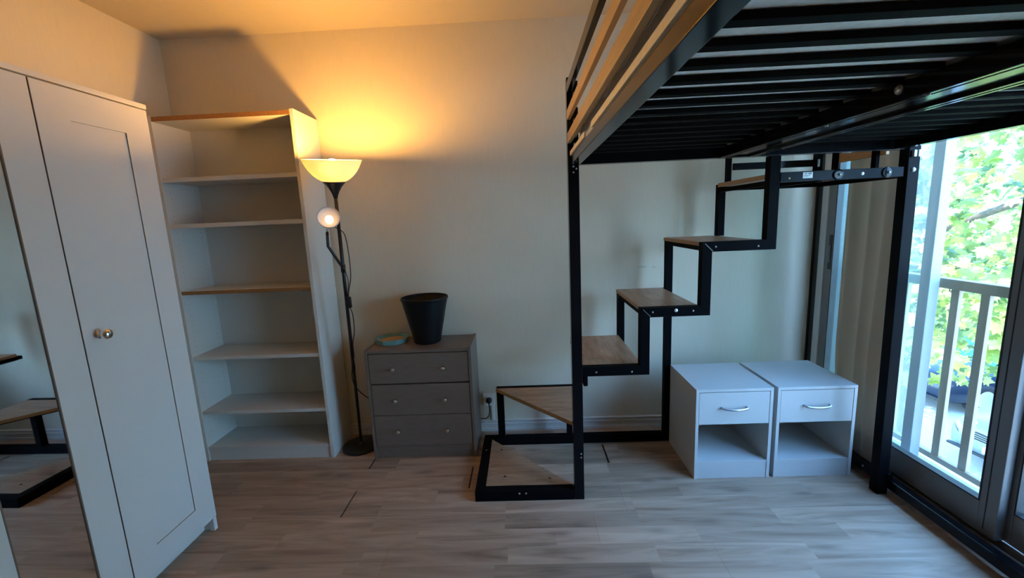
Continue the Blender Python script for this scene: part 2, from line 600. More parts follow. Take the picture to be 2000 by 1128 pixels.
def sash(ya, yb, x, wl=.062, wr_=.068, zb=.075, h=0.125, handle=False, glass=M_GLASS, label=None):
    """sliding sash from yb (near) to ya (far), y decreasing towards the camera"""
    f = bmesh.new()
    t0, t1 = x - .017, x + .017
    box(f, t0, t1, ya - wl, ya, zb, 2.14, .0025)
    fr = make('sash_stile', f, M_FRAME, win)
    f = bmesh.new()
    box(f, t0, t1, yb, yb + wr_, zb, 2.14, .0025)
    f2 = make('sash_stile', f, M_FRAME, win)
    make('sash_rail', B_(t0, t1, yb + wr_, ya - wl, zb, zb + h, bev=.002), M_FRAME, win)
    make('sash_rail', B_(t0, t1, yb + wr_, ya - wl, 2.06, 2.14, bev=.002), M_FRAME, win)
    g = bmesh.new()
    for (a, b, c, d) in ((ya - wl - .006, ya - wl, zb + h, 2.06), (yb + wr_, yb + wr_ + .006, zb + h, 2.06)):
        box(g, t0 - .0005, t1 + .0005, a, b, c, d)
    box(g, t0 - .0005, t1 + .0005, yb + wr_ + .006, ya - wl - .006, zb + h, zb + h + .006)
    make('gasket', g, M_FRAMED, win)
    make('pane', B_(x - .0015, x + .0015, yb + wr_ + .003, ya - wl - .003, zb + h + .002, 2.058, bev=0), glass, win)
    if handle:
        # recessed pull set in the stile
        hb = bmesh.new()
        box(hb, t0 - .003, t0 + .002, ya - .052, ya - .030, 1.02, 1.22, .001)
        ho = make('handle', hb, M_FRAMED, fr)
        make('latch', B_(t0 - .006, t0 - .002, ya - .045, ya - .037, 1.06, 1.16, bev=.001), M_FRAME, fr)
    # groove down the stile
    make('stile_groove', B_(t0 - .0008, t0 + .001, yb + .040, yb + .044, zb + .02, 2.10, bev=0), M_FRAMED, win)


sash(-0.100, -1.130, 3.885, wl=.060, wr_=.066, handle=True)
sash(-1.090, -2.14, 3.925, wl=.055, wr_=.066)
make('jamb', B_(3.866, 3.90, -0.098, -0.046, 0.024, 2.14, bev=.003), mat('pale_frame_profile', (0.62, 0.64, 0.64), 0.45), win)

# ------------------------------------------------------------ balcony outside
struct('trim_1', B_(4.042, 4.26, -3.6, 0.75, -0.06, 0.030, bev=.003), M_SILL, None, 'white stone sill of the narrow balcony')
rl = thing('balcony_railing', 'beige painted metal balcony railing with square upright bars', 'railing', (4.2, -1.4, 0))
make('top_rail', B_(4.175, 4.225, -3.6, 0.95, 0.955, 1.005, bev=.004), M_RAIL, rl)
make('base_rail', B_(4.185, 4.215, -3.6, 0.95, 0.052, 0.082, bev=.003), M_RAIL, rl)
yb = 0.80
while yb > -3.5:
    if not (-0.53 < yb < -0.41):
        make('upright', B_(4.190, 4.210, yb - .019, yb + .019, 0.080, 0.957, bev=.002), M_RAIL, rl)
    yb -= 0.135
for y in (0.92, -3.55):
    make('foot', B_(4.185, 4.215, y - .02, y + .02, 0.030, 0.960, bev=.002), M_RAIL, rl)

sp_ = thing('outer_glass_panel', 'pale blue framed outer glass panel standing at the balcony railing', 'glass panel', (4.14, -0.2, 0.03))
make('stile', B_(4.105, 4.155, -0.505, -0.450, 0.032, 2.25, bev=.003), M_POST, sp_)
make('stile', B_(4.115, 4.150, 0.38, 0.42, 0.032, 2.25, bev=.003), M_POST, sp_)
make('rail', B_(4.115, 4.150, -0.450, 0.38, 0.032, 0.052, bev=.003), M_POST, sp_)
make('rail', B_(4.115, 4.150, -0.450, 0.38, 2.21, 2.25, bev=.003), M_POST, sp_)
make('pane', B_(4.130, 4.134, -0.450, 0.38, 0.053, 2.21, bev=0), M_HAZE, sp_)
struct('wall_balcony', B_(4.04, 4.62, 0.80, 0.95, -3.0, 3.0, bev=.004), M_RENDER, None, 'white rendered side wall of the balcony')

# ------------------------------------------------------------ street and tree beyond the window
M_ASPH = mat('pale_asphalt', (0.46, 0.43, 0.38), 0.9, bump=0.3, scale=30, var=0.15)
M_LAWN = mat('dry_lawn', (0.42, 0.40, 0.13), 0.95, bump=0.8, scale=12, var=0.3)
GZ = -3.0
gr = bmesh.new()
box(gr, 4.3, 60, -25, 60, GZ - .3, GZ)
struct('ground_street', gr, M_ASPH, None, 'sunlit pale street below the window')
struct('ground_lawn', B_(5.0, 8.7, -5, 9.0, GZ, GZ + .06, bev=.02), M_LAWN, None, 'sunlit yellowish grass verge below the window')
struct('kerb', B_(8.7, 8.85, -5, 9.2, GZ, GZ + .12, bev=.02), M_SILL, None, 'pale kerb edging the grass')

M_LEAF = []
for i, c in enumerate(((0.13, 0.18, 0.035), (0.23, 0.27, 0.07), (0.06, 0.11, 0.03), (0.33, 0.35, 0.12))):
    m = bpy.data.materials.new('maple_leaf')
    m.use_nodes = True
    t = m.node_tree
    b = t.nodes['Principled BSDF']
    out = t.nodes['Material Output']
    b.inputs['Roughness'].default_value = 0.45
    n = t.nodes.new('ShaderNodeTexNoise')
    n.inputs['Scale'].default_value = 9
    g = t.nodes.new('ShaderNodeNewGeometry')
    t.links.new(g.outputs['Position'], n.inputs['Vector'])
    rr = t.nodes.new('ShaderNodeValToRGB')
    rr.color_ramp.elements[0].color = (*[x * .75 for x in c], 1)
    rr.color_ramp.elements[1].color = (*[min(1, x * 1.25) for x in c], 1)
    t.links.new(n.outputs[0], rr.inputs[0])
    t.links.new(rr.outputs[0], b.inputs['Base Color'])
    tl = t.nodes.new('ShaderNodeBsdfTranslucent')
    tl.inputs[0].default_value = (min(1, c[0] * 1.5), min(1, c[1] * 1.35), c[2] * 1.1, 1)
    mx = t.nodes.new('ShaderNodeMixShader')
    mx.inputs[0].default_value = 0.45
    t.links.new(b.outputs[0], mx.inputs[1])
    t.links.new(tl.outputs[0], mx.inputs[2])
    t.links.new(mx.outputs[0], out.inputs[0])
    M_LEAF.append(m)
M_BARK = mat('grey_bark', (0.10, 0.08, 0.06), 0.9, bump=1.0, scale=25, var=0.3)

# maple leaf outline (5 lobes), folded a little along the midrib
LEAF = [(0, -.50), (.05, -.22), (.30, -.36), (.34, -.20), (.60, -.10), (.42, .02), (.56, .26), (.26, .22), (.20, .34), (0, .62),
        (-.20, .34), (-.26, .22), (-.56, .26), (-.42, .02), (-.60, -.10), (-.34, -.20), (-.30, -.36), (-.05, -.22)]


def leaf_geo(size, droop):
    vs_ = [(0, 0, 0.0)]
    for x, y in LEAF:
        vs_.append((x * size, y * size, -abs(x) * size * droop + (y * y) * size * -.25))
    fs = [(0, i + 1, (i + 1) % len(LEAF) + 1) for i in range(len(LEAF))]
    return vs_, fs


def leaf_rot():
    # blades hang facing outward and up towards the light
    nrm = Vector((random.gauss(-.55, .45), random.gauss(-.35, .5), random.gauss(.75, .35))).normalized()
    q = nrm.to_track_quat('Z', 'Y')
    return q @ Matrix.Rotation(random.uniform(0, 2 * PI), 3, 'Z').to_quaternion()


tree = thing('maple_tree', 'bright green maple tree filling the view beyond the railing', 'tree', (8.4, 4.2, GZ))
tk = bmesh.new()
tube([(8.4, 4.2, GZ - .02), (8.35, 4.15, GZ + 1.2), (8.5, 4.3, -.4), (8.3, 4.2, 1.4), (8.4, 4.4, 3.4)], .16, 12, 4, tk)
make('trunk', tk, M_BARK, tree)
for (a, b_, c) in (((8.4, 4.2, -.6), (7.3, 3.2, .3), (6.2, 2.2, .5)), ((8.4, 4.2, 0), (7.6, 4.8, 1.3), (6.5, 4.5, 1.9)), ((8.3, 4.2, 1.2), (7.4, 3.3, 2.2), (6.3, 2.0, 2.6)),
                   ((8.3, 4.2, .8), (8.2, 2.6, 1.4), (7.6, .9, 1.7)), ((8.4, 4.2, -.2), (9.3, 5.3, .8), (10.0, 6.6, 1.2)), ((8.4, 4.3, -1.0), (7.5, 4.4, -.6), (6.6, 4.0, -.3))):
    make('branch', tube([a, b_, c], .045, 8, 5), M_BARK, tree)


def crown_pt(near):
    while True:
        if near:
            p = Vector((random.uniform(5.6, 6.8), random.uniform(-.5, 4.6), random.uniform(-1.0, 3.2)))
        else:
            p = Vector((random.uniform(6.3, 10.5), random.uniform(-2.5, 10.5), random.uniform(-1.5, 3.6)))
        low = -0.55 + 0.22 * (p.y - 1.0) if near else -0.9 - .12 * (p.x - 6.5) + .05 * p.y
        # underside of the crown, lifted where the parked cars show
        rel = math.atan2(p.z - 1.38, math.hypot(p.x - 2.09, p.y + 2.6))
        if rel < -0.262 + random.gauss(0, .012) + .05 * noise.noise(p * .8):
            continue
        # clumps with bright gaps between
        if noise.noise(p * .9) < -.16 and random.random() < .85:
            continue
        return p


leaf_meshes = []
for sz in (.12, .15, .10):
    for mi in range(4):
        v, f = leaf_geo(sz, random.uniform(.15, .5))
        me = bpy.data.meshes.new('leaf')
        me.from_pydata(v, [], f)
        me.materials.append(M_LEAF[mi])
        leaf_meshes.append(me)
to = Vector((8.4, 4.2, GZ))
for i in range(290):
    o = bpy.data.objects.new('leaf', random.choice(leaf_meshes))
    COL.objects.link(o)
    o.parent = tree
    o.location = crown_pt(True) - to
    o.rotation_mode = 'QUATERNION'
    o.rotation_quaternion = leaf_rot()


def leaf_mass(name, pts, parent, org, sizes=(.13, .21)):
    V, Fc, MI = [], [], []
    for p in pts:
        v, f = leaf_geo(random.uniform(*sizes), random.uniform(.1, .5))
        q = leaf_rot()
        k0 = len(V)
        V += [tuple(q @ Vector(a) + p - org) for a in v]
        Fc += [tuple(k0 + i for i in a) for a in f]
        mi = random.choice((0, 0, 1, 1, 2, 3))
        MI += [mi] * len(f)
    me = bpy.data.meshes.new(name)
    me.from_pydata(V, [], Fc)
    for m in M_LEAF:
        me.materials.append(m)
    me.polygons.foreach_set('material_index', MI)
    o = bpy.data.objects.new(name, me)
    COL.objects.link(o)
    o.parent = parent
    o['kind'] = 'stuff'
    return o


leaf_mass('foliage', [crown_pt(random.random() < .22) for _ in range(15000)], tree, to, (.09, .15))

# hedge-like bushes on the far side of the street
hg = thing('street_bush', 'dense green bush at the far side of the street', 'bush', (17, 12, GZ))
pts = []
for _ in range(3500):
    a = Vector((random.uniform(15, 19), random.uniform(2, 24), 0))
    top = 3.2 + 1.5 * noise.noise(a * .4)
    pts.append(Vector((a.x, a.y, GZ + random.uniform(0.1, top + 2.2))))
leaf_mass('foliage', pts, hg, Vector((17, 12, GZ)), (.3, .5))
make('stem', tube([(17, 12, GZ - .01), (17, 12.2, GZ + 1.5), (17.2, 12, GZ + 3)], .12, 8), M_BARK, hg)


def car(name, label, loc, rz, paint, group=None):
    """hatchback, front towards local -x"""
    t = thing(name, label, 'car', loc, group)
    q = Matrix.Rotation(rz, 3, 'Z')
    L = Vector(loc)

    def X(bm):
        for v in bm.verts:
            v.co = q @ v.co + L
        return bm
    # body: cross sections along x, tapering in plan at the nose and tail
    prof_ = [(-2.05, .30, .62, .66), (-1.98, .24, .72, .80), (-1.60, .20, .84, .87), (-1.00, .20, .95, .89), (-.55, .20, 1.0, .90), (.9, .20, 1.0, .90), (1.6, .22, .98, .88), (1.95, .30, .90, .80)]
    bm = bmesh.new()
    rings = []
    for x, zl, zh, hw in prof_:
        ring = [(-hw, zl + .06), (-hw - .01, zl + .25), (-hw + .01, zh - .10), (-hw + .09, zh), (hw - .09, zh), (hw - .01, zh - .10), (hw + .01, zl + .25), (hw, zl + .06), (hw - .08, zl), (-hw + .08, zl)]
        rings.append([bm.verts.new((x, y, z)) for y, z in ring])
    for a, b2 in zip(rings, rings[1:]):
        for i in range(10):
            bm.faces.new((a[i], a[(i + 1) % 10], b2[(i + 1) % 10], b2[i]))
    bm.faces.new(rings[0])
    bm.faces.new(rings[-1][::-1])
    for f in bm.faces:
        f.smooth = True
    body = make('body', X(bm), paint, t)
    # cabin
    bm = bmesh.new()
    lo = [bm.verts.new(p) for p in ((-.98, -.80, .93), (-.98, .80, .93), (1.80, .78, .95), (1.80, -.78, .95))]
    hi = [bm.verts.new(p) for p in ((-.22, -.62, 1.43), (-.22, .62, 1.43), (1.35, .60, 1.44), (1.35, -.60, 1.44))]
    bm.faces.new(hi)
    for i in range(4):
        bm.faces.new((lo[i], lo[(i + 1) % 4], hi[(i + 1) % 4], hi[i]))
    make('cabin', X(bm), paint, t)
    wg = mat('car_glass', (0.0, 0.20, 0.34), 0.08, spec=.5)
    bm = bmesh.new()
    bm.faces.new([bm.verts.new(p) for p in ((-.965, -.72, .96), (-.965, .72, .96), (-.27, .57, 1.41), (-.27, -.57, 1.41))])
    for v in bm.verts:
        v.co.x -= .012
    make('windshield', X(bm), wg, t)
    for s in (-1, 1):
        bm = bmesh.new()
        bm.faces.new([bm.verts.new(p) for p in ((-.70, s * .805, .99), (1.55, s * .795, .99), (1.25, s * .635, 1.38), (-.20, s * .645, 1.38))])
        make('side_window', X(bm), wg, t)
        make('mirror', X(B_(-.85, -.70, min(s * .92, s * 1.08), max(s * .92, s * 1.08), .92, 1.04, bev=.02)), paint, t)
        make('headlight', X(lathe([(0, .09), (.09, .07), (.15, 0), (.14, -.03)], (-1.93, s * .60, .64), (-1, s * .25, .2), 20)), mat('headlight_lens', (.75, .8, .85), .08), t)
        for wx in (-1.30, 1.28):
            w = make('wheel', X(lathe([(0, .11), (.17, .10), (.19, .12), (.31, .11), (.32, .05), (.32, -.08)], (wx, s * .79, .32), (0, s, 0), 24)), mat('tyre_rubber', (.015, .015, .016), .8), t)
            make('hubcap', X(lathe([(0, .13), (.17, .12), (.19, .125)], (wx, s * .79, .32), (0, s, 0), 20)), M_ALU, w)
    g = bmesh.new()
    for i in range(4):
        box(g, -2.062, -2.02, -.42, .42, .52 + i * .035, .54 + i * .035)
    make('grille', X(g), M_FRAMED, t)
    pl = make('number_plate', X(B_(-2.10, -2.055, -.26, .26, .36, .47, bev=.004)), M_PLASTIC, t)
    make('plate_band', X(B_(-2.104, -2.10, -.26, -.215, .365, .465, bev=0)), mat('plate_blue', (0.02, 0.12, 0.55), .4), pl)
    make('bumper_strip', X(B_(-2.09, -2.03, -.78, .78, .27, .31, bev=.006)), M_FRAMED, t)
    return t


car('car', 'silver car parked on the street below the window', (11.45, 3.75, GZ), math.radians(6), mat('silver_paint', (.22, .25, .29), .3, metal=.3))
car('car', 'dark blue car parked behind the silver one', (12.7, 6.7, GZ), math.radians(3), mat('navy_paint', (.012, .018, .035), .2))

# ------------------------------------------------------------ wardrobe
WX = .59
MIRROR_SKEW = .0135
wa = thing('wardrobe', 'white three door wardrobe with a mirror strip in the middle door', 'wardrobe', (.33, -1.50, 0))
y0, dw = -.865, .416
yN = y0 - 3 * dw
make('top_panel', B_(.05, WX, yN - .002, y0 + .002, 1.885, 1.903, bev=.0012), M_WHITEW, wa)
make('side_panel', B_(.05, WX - .022, y0 - .018, y0, 0, 1.885, bev=.001), M_WHITEW, wa)
make('side_panel', B_(.05, WX - .022, yN, yN + .018, 0, 1.885, bev=.001), M_WHITEW, wa)
make('leg', B_(WX - .024, WX - .001, y0 - .024, y0 - .004, 0, .062, bev=.001), M_WHITEW, wa)
make('leg', B_(WX - .024, WX - .001, yN + .004, yN + .024, 0, .062, bev=.001), M_WHITEW, wa)
make('back_panel', B_(.05, .056, yN + .018, y0 - .018, .06, 1.885, bev=0), M_WHITEW, wa)
make('bottom_panel', B_(.056, WX - .022, yN + .018, y0 - .018, .062, .080, bev=.001), M_WHITEW, wa)
make('divider', B_(.056, WX - .09, y0 - dw - .009, y0 - dw + .009, .08, 1.885, bev=.001), M_WHITEW, wa)
make('plinth', B_(WX - .07, WX - .055, yN + .018, y0 - .018, 0, .062, bev=.001), M_WHITEW, wa)


def wardrobe_door(ya, mirror):
    """door from ya down to ya-dw with a framed recess"""
    a, b_ = ya - .0022, ya - dw + .0022
    z0, z1 = .064, 1.8795
    ia, ib, iz0, iz1 = a - .106, b_ + .106, z0 + .106, z1 - .106
    dep = .006 if mirror else .0045
    bm = bmesh.new()

    def rect(x, ya_, yb_, za, zb):
        return [bm.verts.new(p) for p in ((x, yb_, za), (x, ya_, za), (x, ya_, zb), (x, yb_, zb))]
    back, fo = rect(WX - .020, a, b_, z0, z1), rect(WX - .0008, a, b_, z0, z1)
    fe = rect(WX, a - .0008, b_ + .0008, z0 + .0008, z1 - .0008)
    fi, pn = rect(WX, ia, ib, iz0, iz1), rect(WX - dep, ia, ib, iz0, iz1)
    bm.faces.new(back[::-1])
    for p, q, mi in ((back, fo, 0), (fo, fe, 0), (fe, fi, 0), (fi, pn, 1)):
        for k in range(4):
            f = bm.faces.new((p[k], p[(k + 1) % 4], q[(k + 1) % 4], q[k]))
            f.material_index = mi if (mi or p is not back) else (1 if k in (1, 3) else 0)  # upright outer edges coloured brown, painting shade into the door gaps
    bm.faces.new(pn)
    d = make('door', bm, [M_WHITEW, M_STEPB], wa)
    if mirror:
        mg = B_(WX - .0050, WX - .0035, ib + .004, ia - .004, iz0 + .004, iz1 - .004, bev=.0003)
        for v in mg.verts:      # the glass sits a hair out of true in its frame
            v.co.x += (v.co.y - (ia + ib) / 2) * MIRROR_SKEW
        make('mirror_glass', mg, M_MIRROR, d)
        g = bmesh.new()
        box(g, WX - .0063, WX + .0015, ia - .0038, ia, iz0, iz1)
        box(g, WX - .0063, WX + .0015, ib, ib + .0038, iz0, iz1)
        box(g, WX - .0063, WX + .0015, ib + .0038, ia - .0038, iz0, iz0 + .0038)
        box(g, WX - .0063, WX + .0015, ib + .0038, ia - .0038, iz1 - .0038, iz1)
        make('mirror_edging', g, M_BRONZE, d)
    return d


d1 = wardrobe_door(y0, False)
d2 = wardrobe_door(y0 - dw, True)
d3 = wardrobe_door(y0 - 2 * dw, False)
for d, ky in ((d1, -1.232), (d3, y0 - 2 * dw - .045)):
    kb = make('knob', lathe([(0, 0), (.009, 0), (.0085, .004), (.005, .007), (.0055, .016), (.010, .020), (.0165, .026), (.019, .034), (.0165, .042), (.010, .047), (0, .049)], (WX, ky, 1.050), (1, 0, 0), 28), M_CHROME, d)
    kb['label'] = 'round chrome knob'

# ------------------------------------------------------------ bookshelf
bx0, bx1, by = .094, .893, -.291
bs = thing('bookshelf', 'tall white open bookshelf with worn brown shelf edges', 'bookshelf', (.49, -.15, 0))
make('side_panel', B_(bx0, bx0 + .020, by, -.019, 0, 2.018, bev=.0012), M_SHELF, bs)
sp2 = bmesh.new()
box(sp2, bx1 - .020, bx1, by, -.019, 0, 2.018, .0012)
make('side_panel', sp2, M_SHELF, bs)
make('back_panel', B_(bx0 + .018, bx1 - .018, -.024, -.019, .02, 2.005, bev=0), M_SHELF, bs)
top = make('top_panel', B_(bx0 + .020, bx1 - .020, by + .002, -.025, 1.988, 2.012, bev=.001), M_SHELF, bs)
eo = make('edge_strip', B_(bx0 + .021, bx1 - .021, by, by + .0025, 1.988, 2.012, bev=.0004), M_CHIP, top)
eo['label'] = 'worn brown chipboard edge'
for z, fr_, brown in ((1.690, .0, 0), (1.438, .0, 0), (1.056, 0, 1), (.662, .0, 0), (.321, 0, 0), (.088, 0, 0)):
    s_ = make('shelf', B_(bx0 + .0205, bx1 - .0205, by + .006, -.025, z - (.020 if z < 1.3 else .023), z, bev=.001), M_SHELF, bs)
    if brown:
        e_ = make('edge_strip', B_(bx0 + .021, bx1 - .021, by + .003, by + .0058, z - .020, z, bev=.0003), M_CHIP, s_)
        e_['label'] = 'worn brown chipboard edge'
make('plinth', B_(bx0 + .0205, bx1 - .0205, by + .010, by + .026, .0, .0675, bev=.001), M_SHELF, bs)
ph = bmesh.new()
for yy in (-.245, -.065):
    for i in range(52):
        z = .14 + i * .032
        if z > 1.97:
            break
        v = [ph.verts.new((bx0 + .0204, yy + .0026 * math.cos(a * PI / 4), z + .0026 * math.sin(a * PI / 4))) for a in range(8)]
        ph.faces.new(v)
po = make('peg_holes', ph, M_HOLE, bs)
po['kind'] = 'stuff'

# ------------------------------------------------------------ floor lamp
LB = Vector((1.012, -.165, 0))
LT = Vector((1.115, -.386, 1.548))
ax = (LT - LB).normalized()
lp = thing('floor_lamp', 'black floor lamp with glowing bowl uplight and lit reading arm', 'lamp', LB)
make('base', lathe([(0, 0), (.112, 0), (.115, .003), (.115, .012), (.111, .017), (.095, .020), (.030, .023), (.017, .028), (.015, .040), (0, .040)], LB, (0, 0, 1), 48), M_BLACKM, lp)
A = lambda t: LB + ax * t
make('pole', tube([A(.03), A(.55)], .0085, 14), M_BLACKM, lp)
make('pole', tube([A(.55), A(1.575)], .0095, 14), M_BLACKM, lp)
make('pole_joint', tube([A(.545), A(.575)], .0108, 14), M_BLACKM, lp)
t0 = 1.563
# socket cone
make('socket_cone', lathe([(.0, t0 - .01), (.010, t0 - .01), (.013, t0 + .004), (.021, t0 + .024), (.035, t0 + .048), (.054, t0 + .070), (.058, t0 + .074), (.054, t0 + .078), (0, t0 + .078)], LB, ax, 40), M_BLACKM, lp)
bt = t0 + .074
outer = [(.050, bt), (.066, bt + .007), (.084, bt + .019), (.101, bt + .034), (.116, bt + .052), (.129, bt + .073), (.139, bt + .094), (.1435, bt + .105), (.1455, bt + .109)]
inner = [(r_ - .003, h_ + .001) for r_, h_ in outer][::-1]
bw = make('bowl_shade', lathe(outer + [(.1445, bt + .111)] + inner + [(0, bt + .004)], LB, ax, 56), M_BOWL, lp)
bw['label'] = 'translucent white bowl shade'
ba = bt + .082
bulb = make('bulb', lathe([(0, ba + .034), (.012, ba + .032), (.022, ba + .025), (.0285, ba + .012), (.030, ba), (.027, ba - .014), (.018, ba - .032), (.014, ba - .045)], LB, ax, 24), M_BULB, lp)
bulb['label'] = 'glowing warm bulb'
make('bulb_socket', lathe([(.0, bt + .004), (.020, bt + .004), (.018, ba - .040), (.015, ba - .038)], LB, ax, 24), M_PLASTIC, lp)
# reading arm
pj = A(1.172)
elbow = Vector((1.052, -.400, 1.286))
tip = Vector((1.060, -.410, 1.360))
make('arm', tube([pj, pj + (elbow - pj) * .5, elbow + (pj - elbow) * .10, elbow, elbow + (tip - elbow) * .15, tip], .0078, 12, 1), M_BLACKM, lp)
make('arm_clamp', tube([A(1.150), A(1.195)], .013, 14), M_BLACKM, lp)
make('arm_swivel', tube([tip, tip + Vector((0.002, -.001, .016))], .006, 12), M_CHROME, lp)
cc = Vector((1.086, -.428, 1.430))
face = (Vector((2.0, -2.62, 1.30)) - cc).normalized()
face = (face + Vector((.0, 0, .42))).normalized()
cup = make('reading_shade', lathe([(0, -.048), (.014, -.047), (.027, -.043), (.038, -.034), (.046, -.022), (.052, -.006), (.0555, .010), (.0575, .021), (.0555, .022), (.052, .012), (.048, -.004), (.040, -.021), (.028, -.032), (0, -.037)], cc, face, 44), M_CUP, lp)
cup['label'] = 'small white cup shade facing the room'
led = make('reading_bulb', lathe([(0, .004), (.010, .003), (.017, .001), (.020, -.004), (.020, -.018), (.014, -.032)], cc, face, 24), M_LED, lp)
led['label'] = 'glowing white bulb'
sl = bpy.data.lights.new('reading_beam', 'SPOT')
sl.energy = 24.0
sl.color = (1.0, 0.66, 0.36)
sl.spot_size = math.radians(110)
sl.spot_blend = 0.8
sl.shadow_soft_size = 0.02
slo = bpy.data.objects.new('reading_beam', sl)
COL.objects.link(slo)
slo.parent = lp
slo.location = cc + face * .035 - LB
slo.rotation_mode = 'QUATERNION'
slo.rotation_quaternion = face.to_track_quat('-Z', 'Y')
# cord with inline switch
pts = [cc - face * .046, cc - face * .050 + Vector((.030, 0, -.030)), A(1.36) + Vector((.030, -.006, 0)), A(1.24) + Vector((.042, -.006, 0)), A(1.12) + Vector((.040, -.006, 0)), A(1.04) + Vector((.022, -.010, 0)), A(.99) + Vector((.018, -.01, 0)), A(.96) + Vector((.014, -.01, 0)), A(.90) + Vector((.030, -.006, 0)), A(.80) + Vector((.030, -.006, 0)), A(.72) + Vector((.014, -.006, 0)), A(.64) + Vector((.014, -.008, 0)),
       A(.60) + Vector((.006, -.012, 0)), A(.52) + Vector((-.012, -.006, 0)), A(.46) + Vector((-.004, -.012, 0)), A(.42) + Vector((.010, -.006, 0)), A(.36) + Vector((.040, .02, 0)), A(.30) + Vector((.10, .05, 0)), Vector((1.155, -.008, .27))]
cord = make('cord', tube(pts, .0028, 8, 5), M_BLACKM, lp)
make('cord', tube([pj + Vector((.010, -.006, 0)), A(1.10) + Vector((.024, -.008, 0)), A(1.03) + Vector((.018, -.012, 0)), A(.99) + Vector((.016, -.012, 0))], .0025, 8, 5), M_BLACKM, lp)
sw = A(.975) + Vector((.018, -.012, 0))
make('switch', B_(sw.x - .014, sw.x + .014, sw.y - .011, sw.y + .009, sw.z - .032, sw.z + .032, bev=.005), M_BLACKM, lp)

# ------------------------------------------------------------ chest of drawers
dx0, dx1, dy, dh = 1.150, 1.767, -.317, .674
ch = thing('chest_of_drawers', 'taupe painted wooden chest with three drawers', 'chest of drawers', (1.458, -.16, 0))
for xa in (dx0, dx1 - .017):
    make('side_panel', B_(xa, xa + .017, dy, -.020, 0, dh + .003, bev=.0018), M_TAUPE, ch)
make('top_panel', B_(dx0 + .0175, dx1 - .0175, dy + .002, -.024, dh - .019, dh - .001, bev=.0012), M_TAUPE, ch)
make('back_panel', B_(dx0 + .0175, dx1 - .0175, -.026, -.022, .03, dh - .02, bev=0), M_TAUPE, ch)
make('plinth', B_(dx0 + .0175, dx1 - .0175, dy + .012, dy + .028, 0, .078, bev=.0015), M_TAUPE, ch)
make('inner_frame', B_(dx0 + .0175, dx1 - .0175, dy + .030, -.030, .080, dh - .022, bev=0), M_SUB, ch)
for za, zb in ((.472, .650), (.276, .464), (.082, .273)):
    d = make('drawer', B_(dx0 + .0205, dx1 - .0205, dy + .002, dy + .019, za, zb, bev=.0016), M_TAUPE, ch)
    for kx in (1.312, 1.603):
        kk = make('knob', lathe([(0, 0), (.0075, 0), (.006, .004), (.0055, .011), (.0085, .016), (.0115, .021), (.0110, .026), (.006, .029), (0, .0295)], (kx, dy + .002, (za + zb) / 2), (0, -1, 0), 24), M_STEEL, d)
        kk['label'] = 'brushed steel knob'

# waste bin on the chest
bc = Vector((1.486, -.155, dh))
bn = thing('wastebasket', 'black tapered plastic wastebasket standing on the taupe chest', 'wastebasket', bc)
make('bucket', lathe([(0, 0), (.074, 0), (.080, .004), (.083, .012), (.0825, .016), (.0832, .020), (.136, .262), (.1365, .266), (.1335, .266), (.079, .014), (0, .012)], bc, (0, 0, 1), 64), M_BIN, bn)
make('rim', lathe([(.1368, .262), (.1405, .264), (.1415, .270), (.1395, .277), (.1360, .278), (.1340, .272), (.1345, .262)], bc, (0, 0, 1), 64, closed=True), M_BIN, bn)

# octagonal tray
tcx = Vector((1.262, -.135, dh))
ty = thing('tray', 'mint green octagonal tray with tan lining on the chest', 'tray', tcx)


def octo(r, z):
    return [(tcx.x + r * math.cos(PI / 8 + i * PI / 4 + .12), tcx.y + r * math.sin(PI / 8 + i * PI / 4 + .12), dh + z) for i in range(8)]


bm = bmesh.new()
loops = [[bm.verts.new(p) for p in octo(r_, z)] for r_, z in ((.094, .0), (.104, .030), (.099, .030), (.091, .006))]
bm.faces.new(loops[0][::-1])
bm.faces.new(loops[3])
for a, b_ in zip(loops, loops[1:]):
    for i in range(8):
        bm.faces.new((a[i], a[(i + 1) % 8], b_[(i + 1) % 8], b_[i]))
make('dish', bm, M_TRAY, ty)
bm = bmesh.new()
v0 = [bm.verts.new(p) for p in octo(.089, .0065)]
v1 = [bm.verts.new(p) for p in octo(.089, .010)]
bm.faces.new(v1)
bm.faces.new(v0[::-1])
for i in range(8):
    bm.faces.new((v0[i], v0[(i + 1) % 8], v1[(i + 1) % 8], v1[i]))
lin = make('lining', bm, M_CORK, ty)
lin['label'] = 'tan lining with dark specks'

# ------------------------------------------------------------ socket, plug, conduit
so = thing('power_outlet', 'white square wall socket above the baseboard', 'socket', (1.826, 0, .22))
make('plate', B_(1.787, 1.865, -.012, -.0005, .178, .262, bev=.003), M_PLASTIC, so)
make('socket_ring', lathe([(0, 0), (.021, 0), (.0215, .006), (.024, .008), (.0245, 0.0)], (1.826, -.010, .220), (0, -1, 0), 28), M_PLASTIC, so)
make('conduit', B_(1.838, 1.860, -.011, -.0005, .0775, .178, bev=.002), M_PLASTIC, so)
pg = thing('power_plug', 'black round plug with cable in the wall socket', 'plug', (1.826, -.03, .218))
make('plug_body', lathe([(0, 0), (.0195, 0), (.0195, .014), (.015, .024), (.007, .030), (0, .031)], (1.826, -.016, .220), (0, -1, 0), 24), M_BLACKM, pg)
make('cable', tube([(1.826, -.040, .214), (1.828, -.047, .198), (1.829, -.040, .16), (1.822, -.030, .118), (1.800, -.022, .094), (1.780, -.014, .090), (1.755, -.0100, .090)], .0032, 8, 5), M_BLACKM, pg)

# ------------------------------------------------------------ bedside cabinets


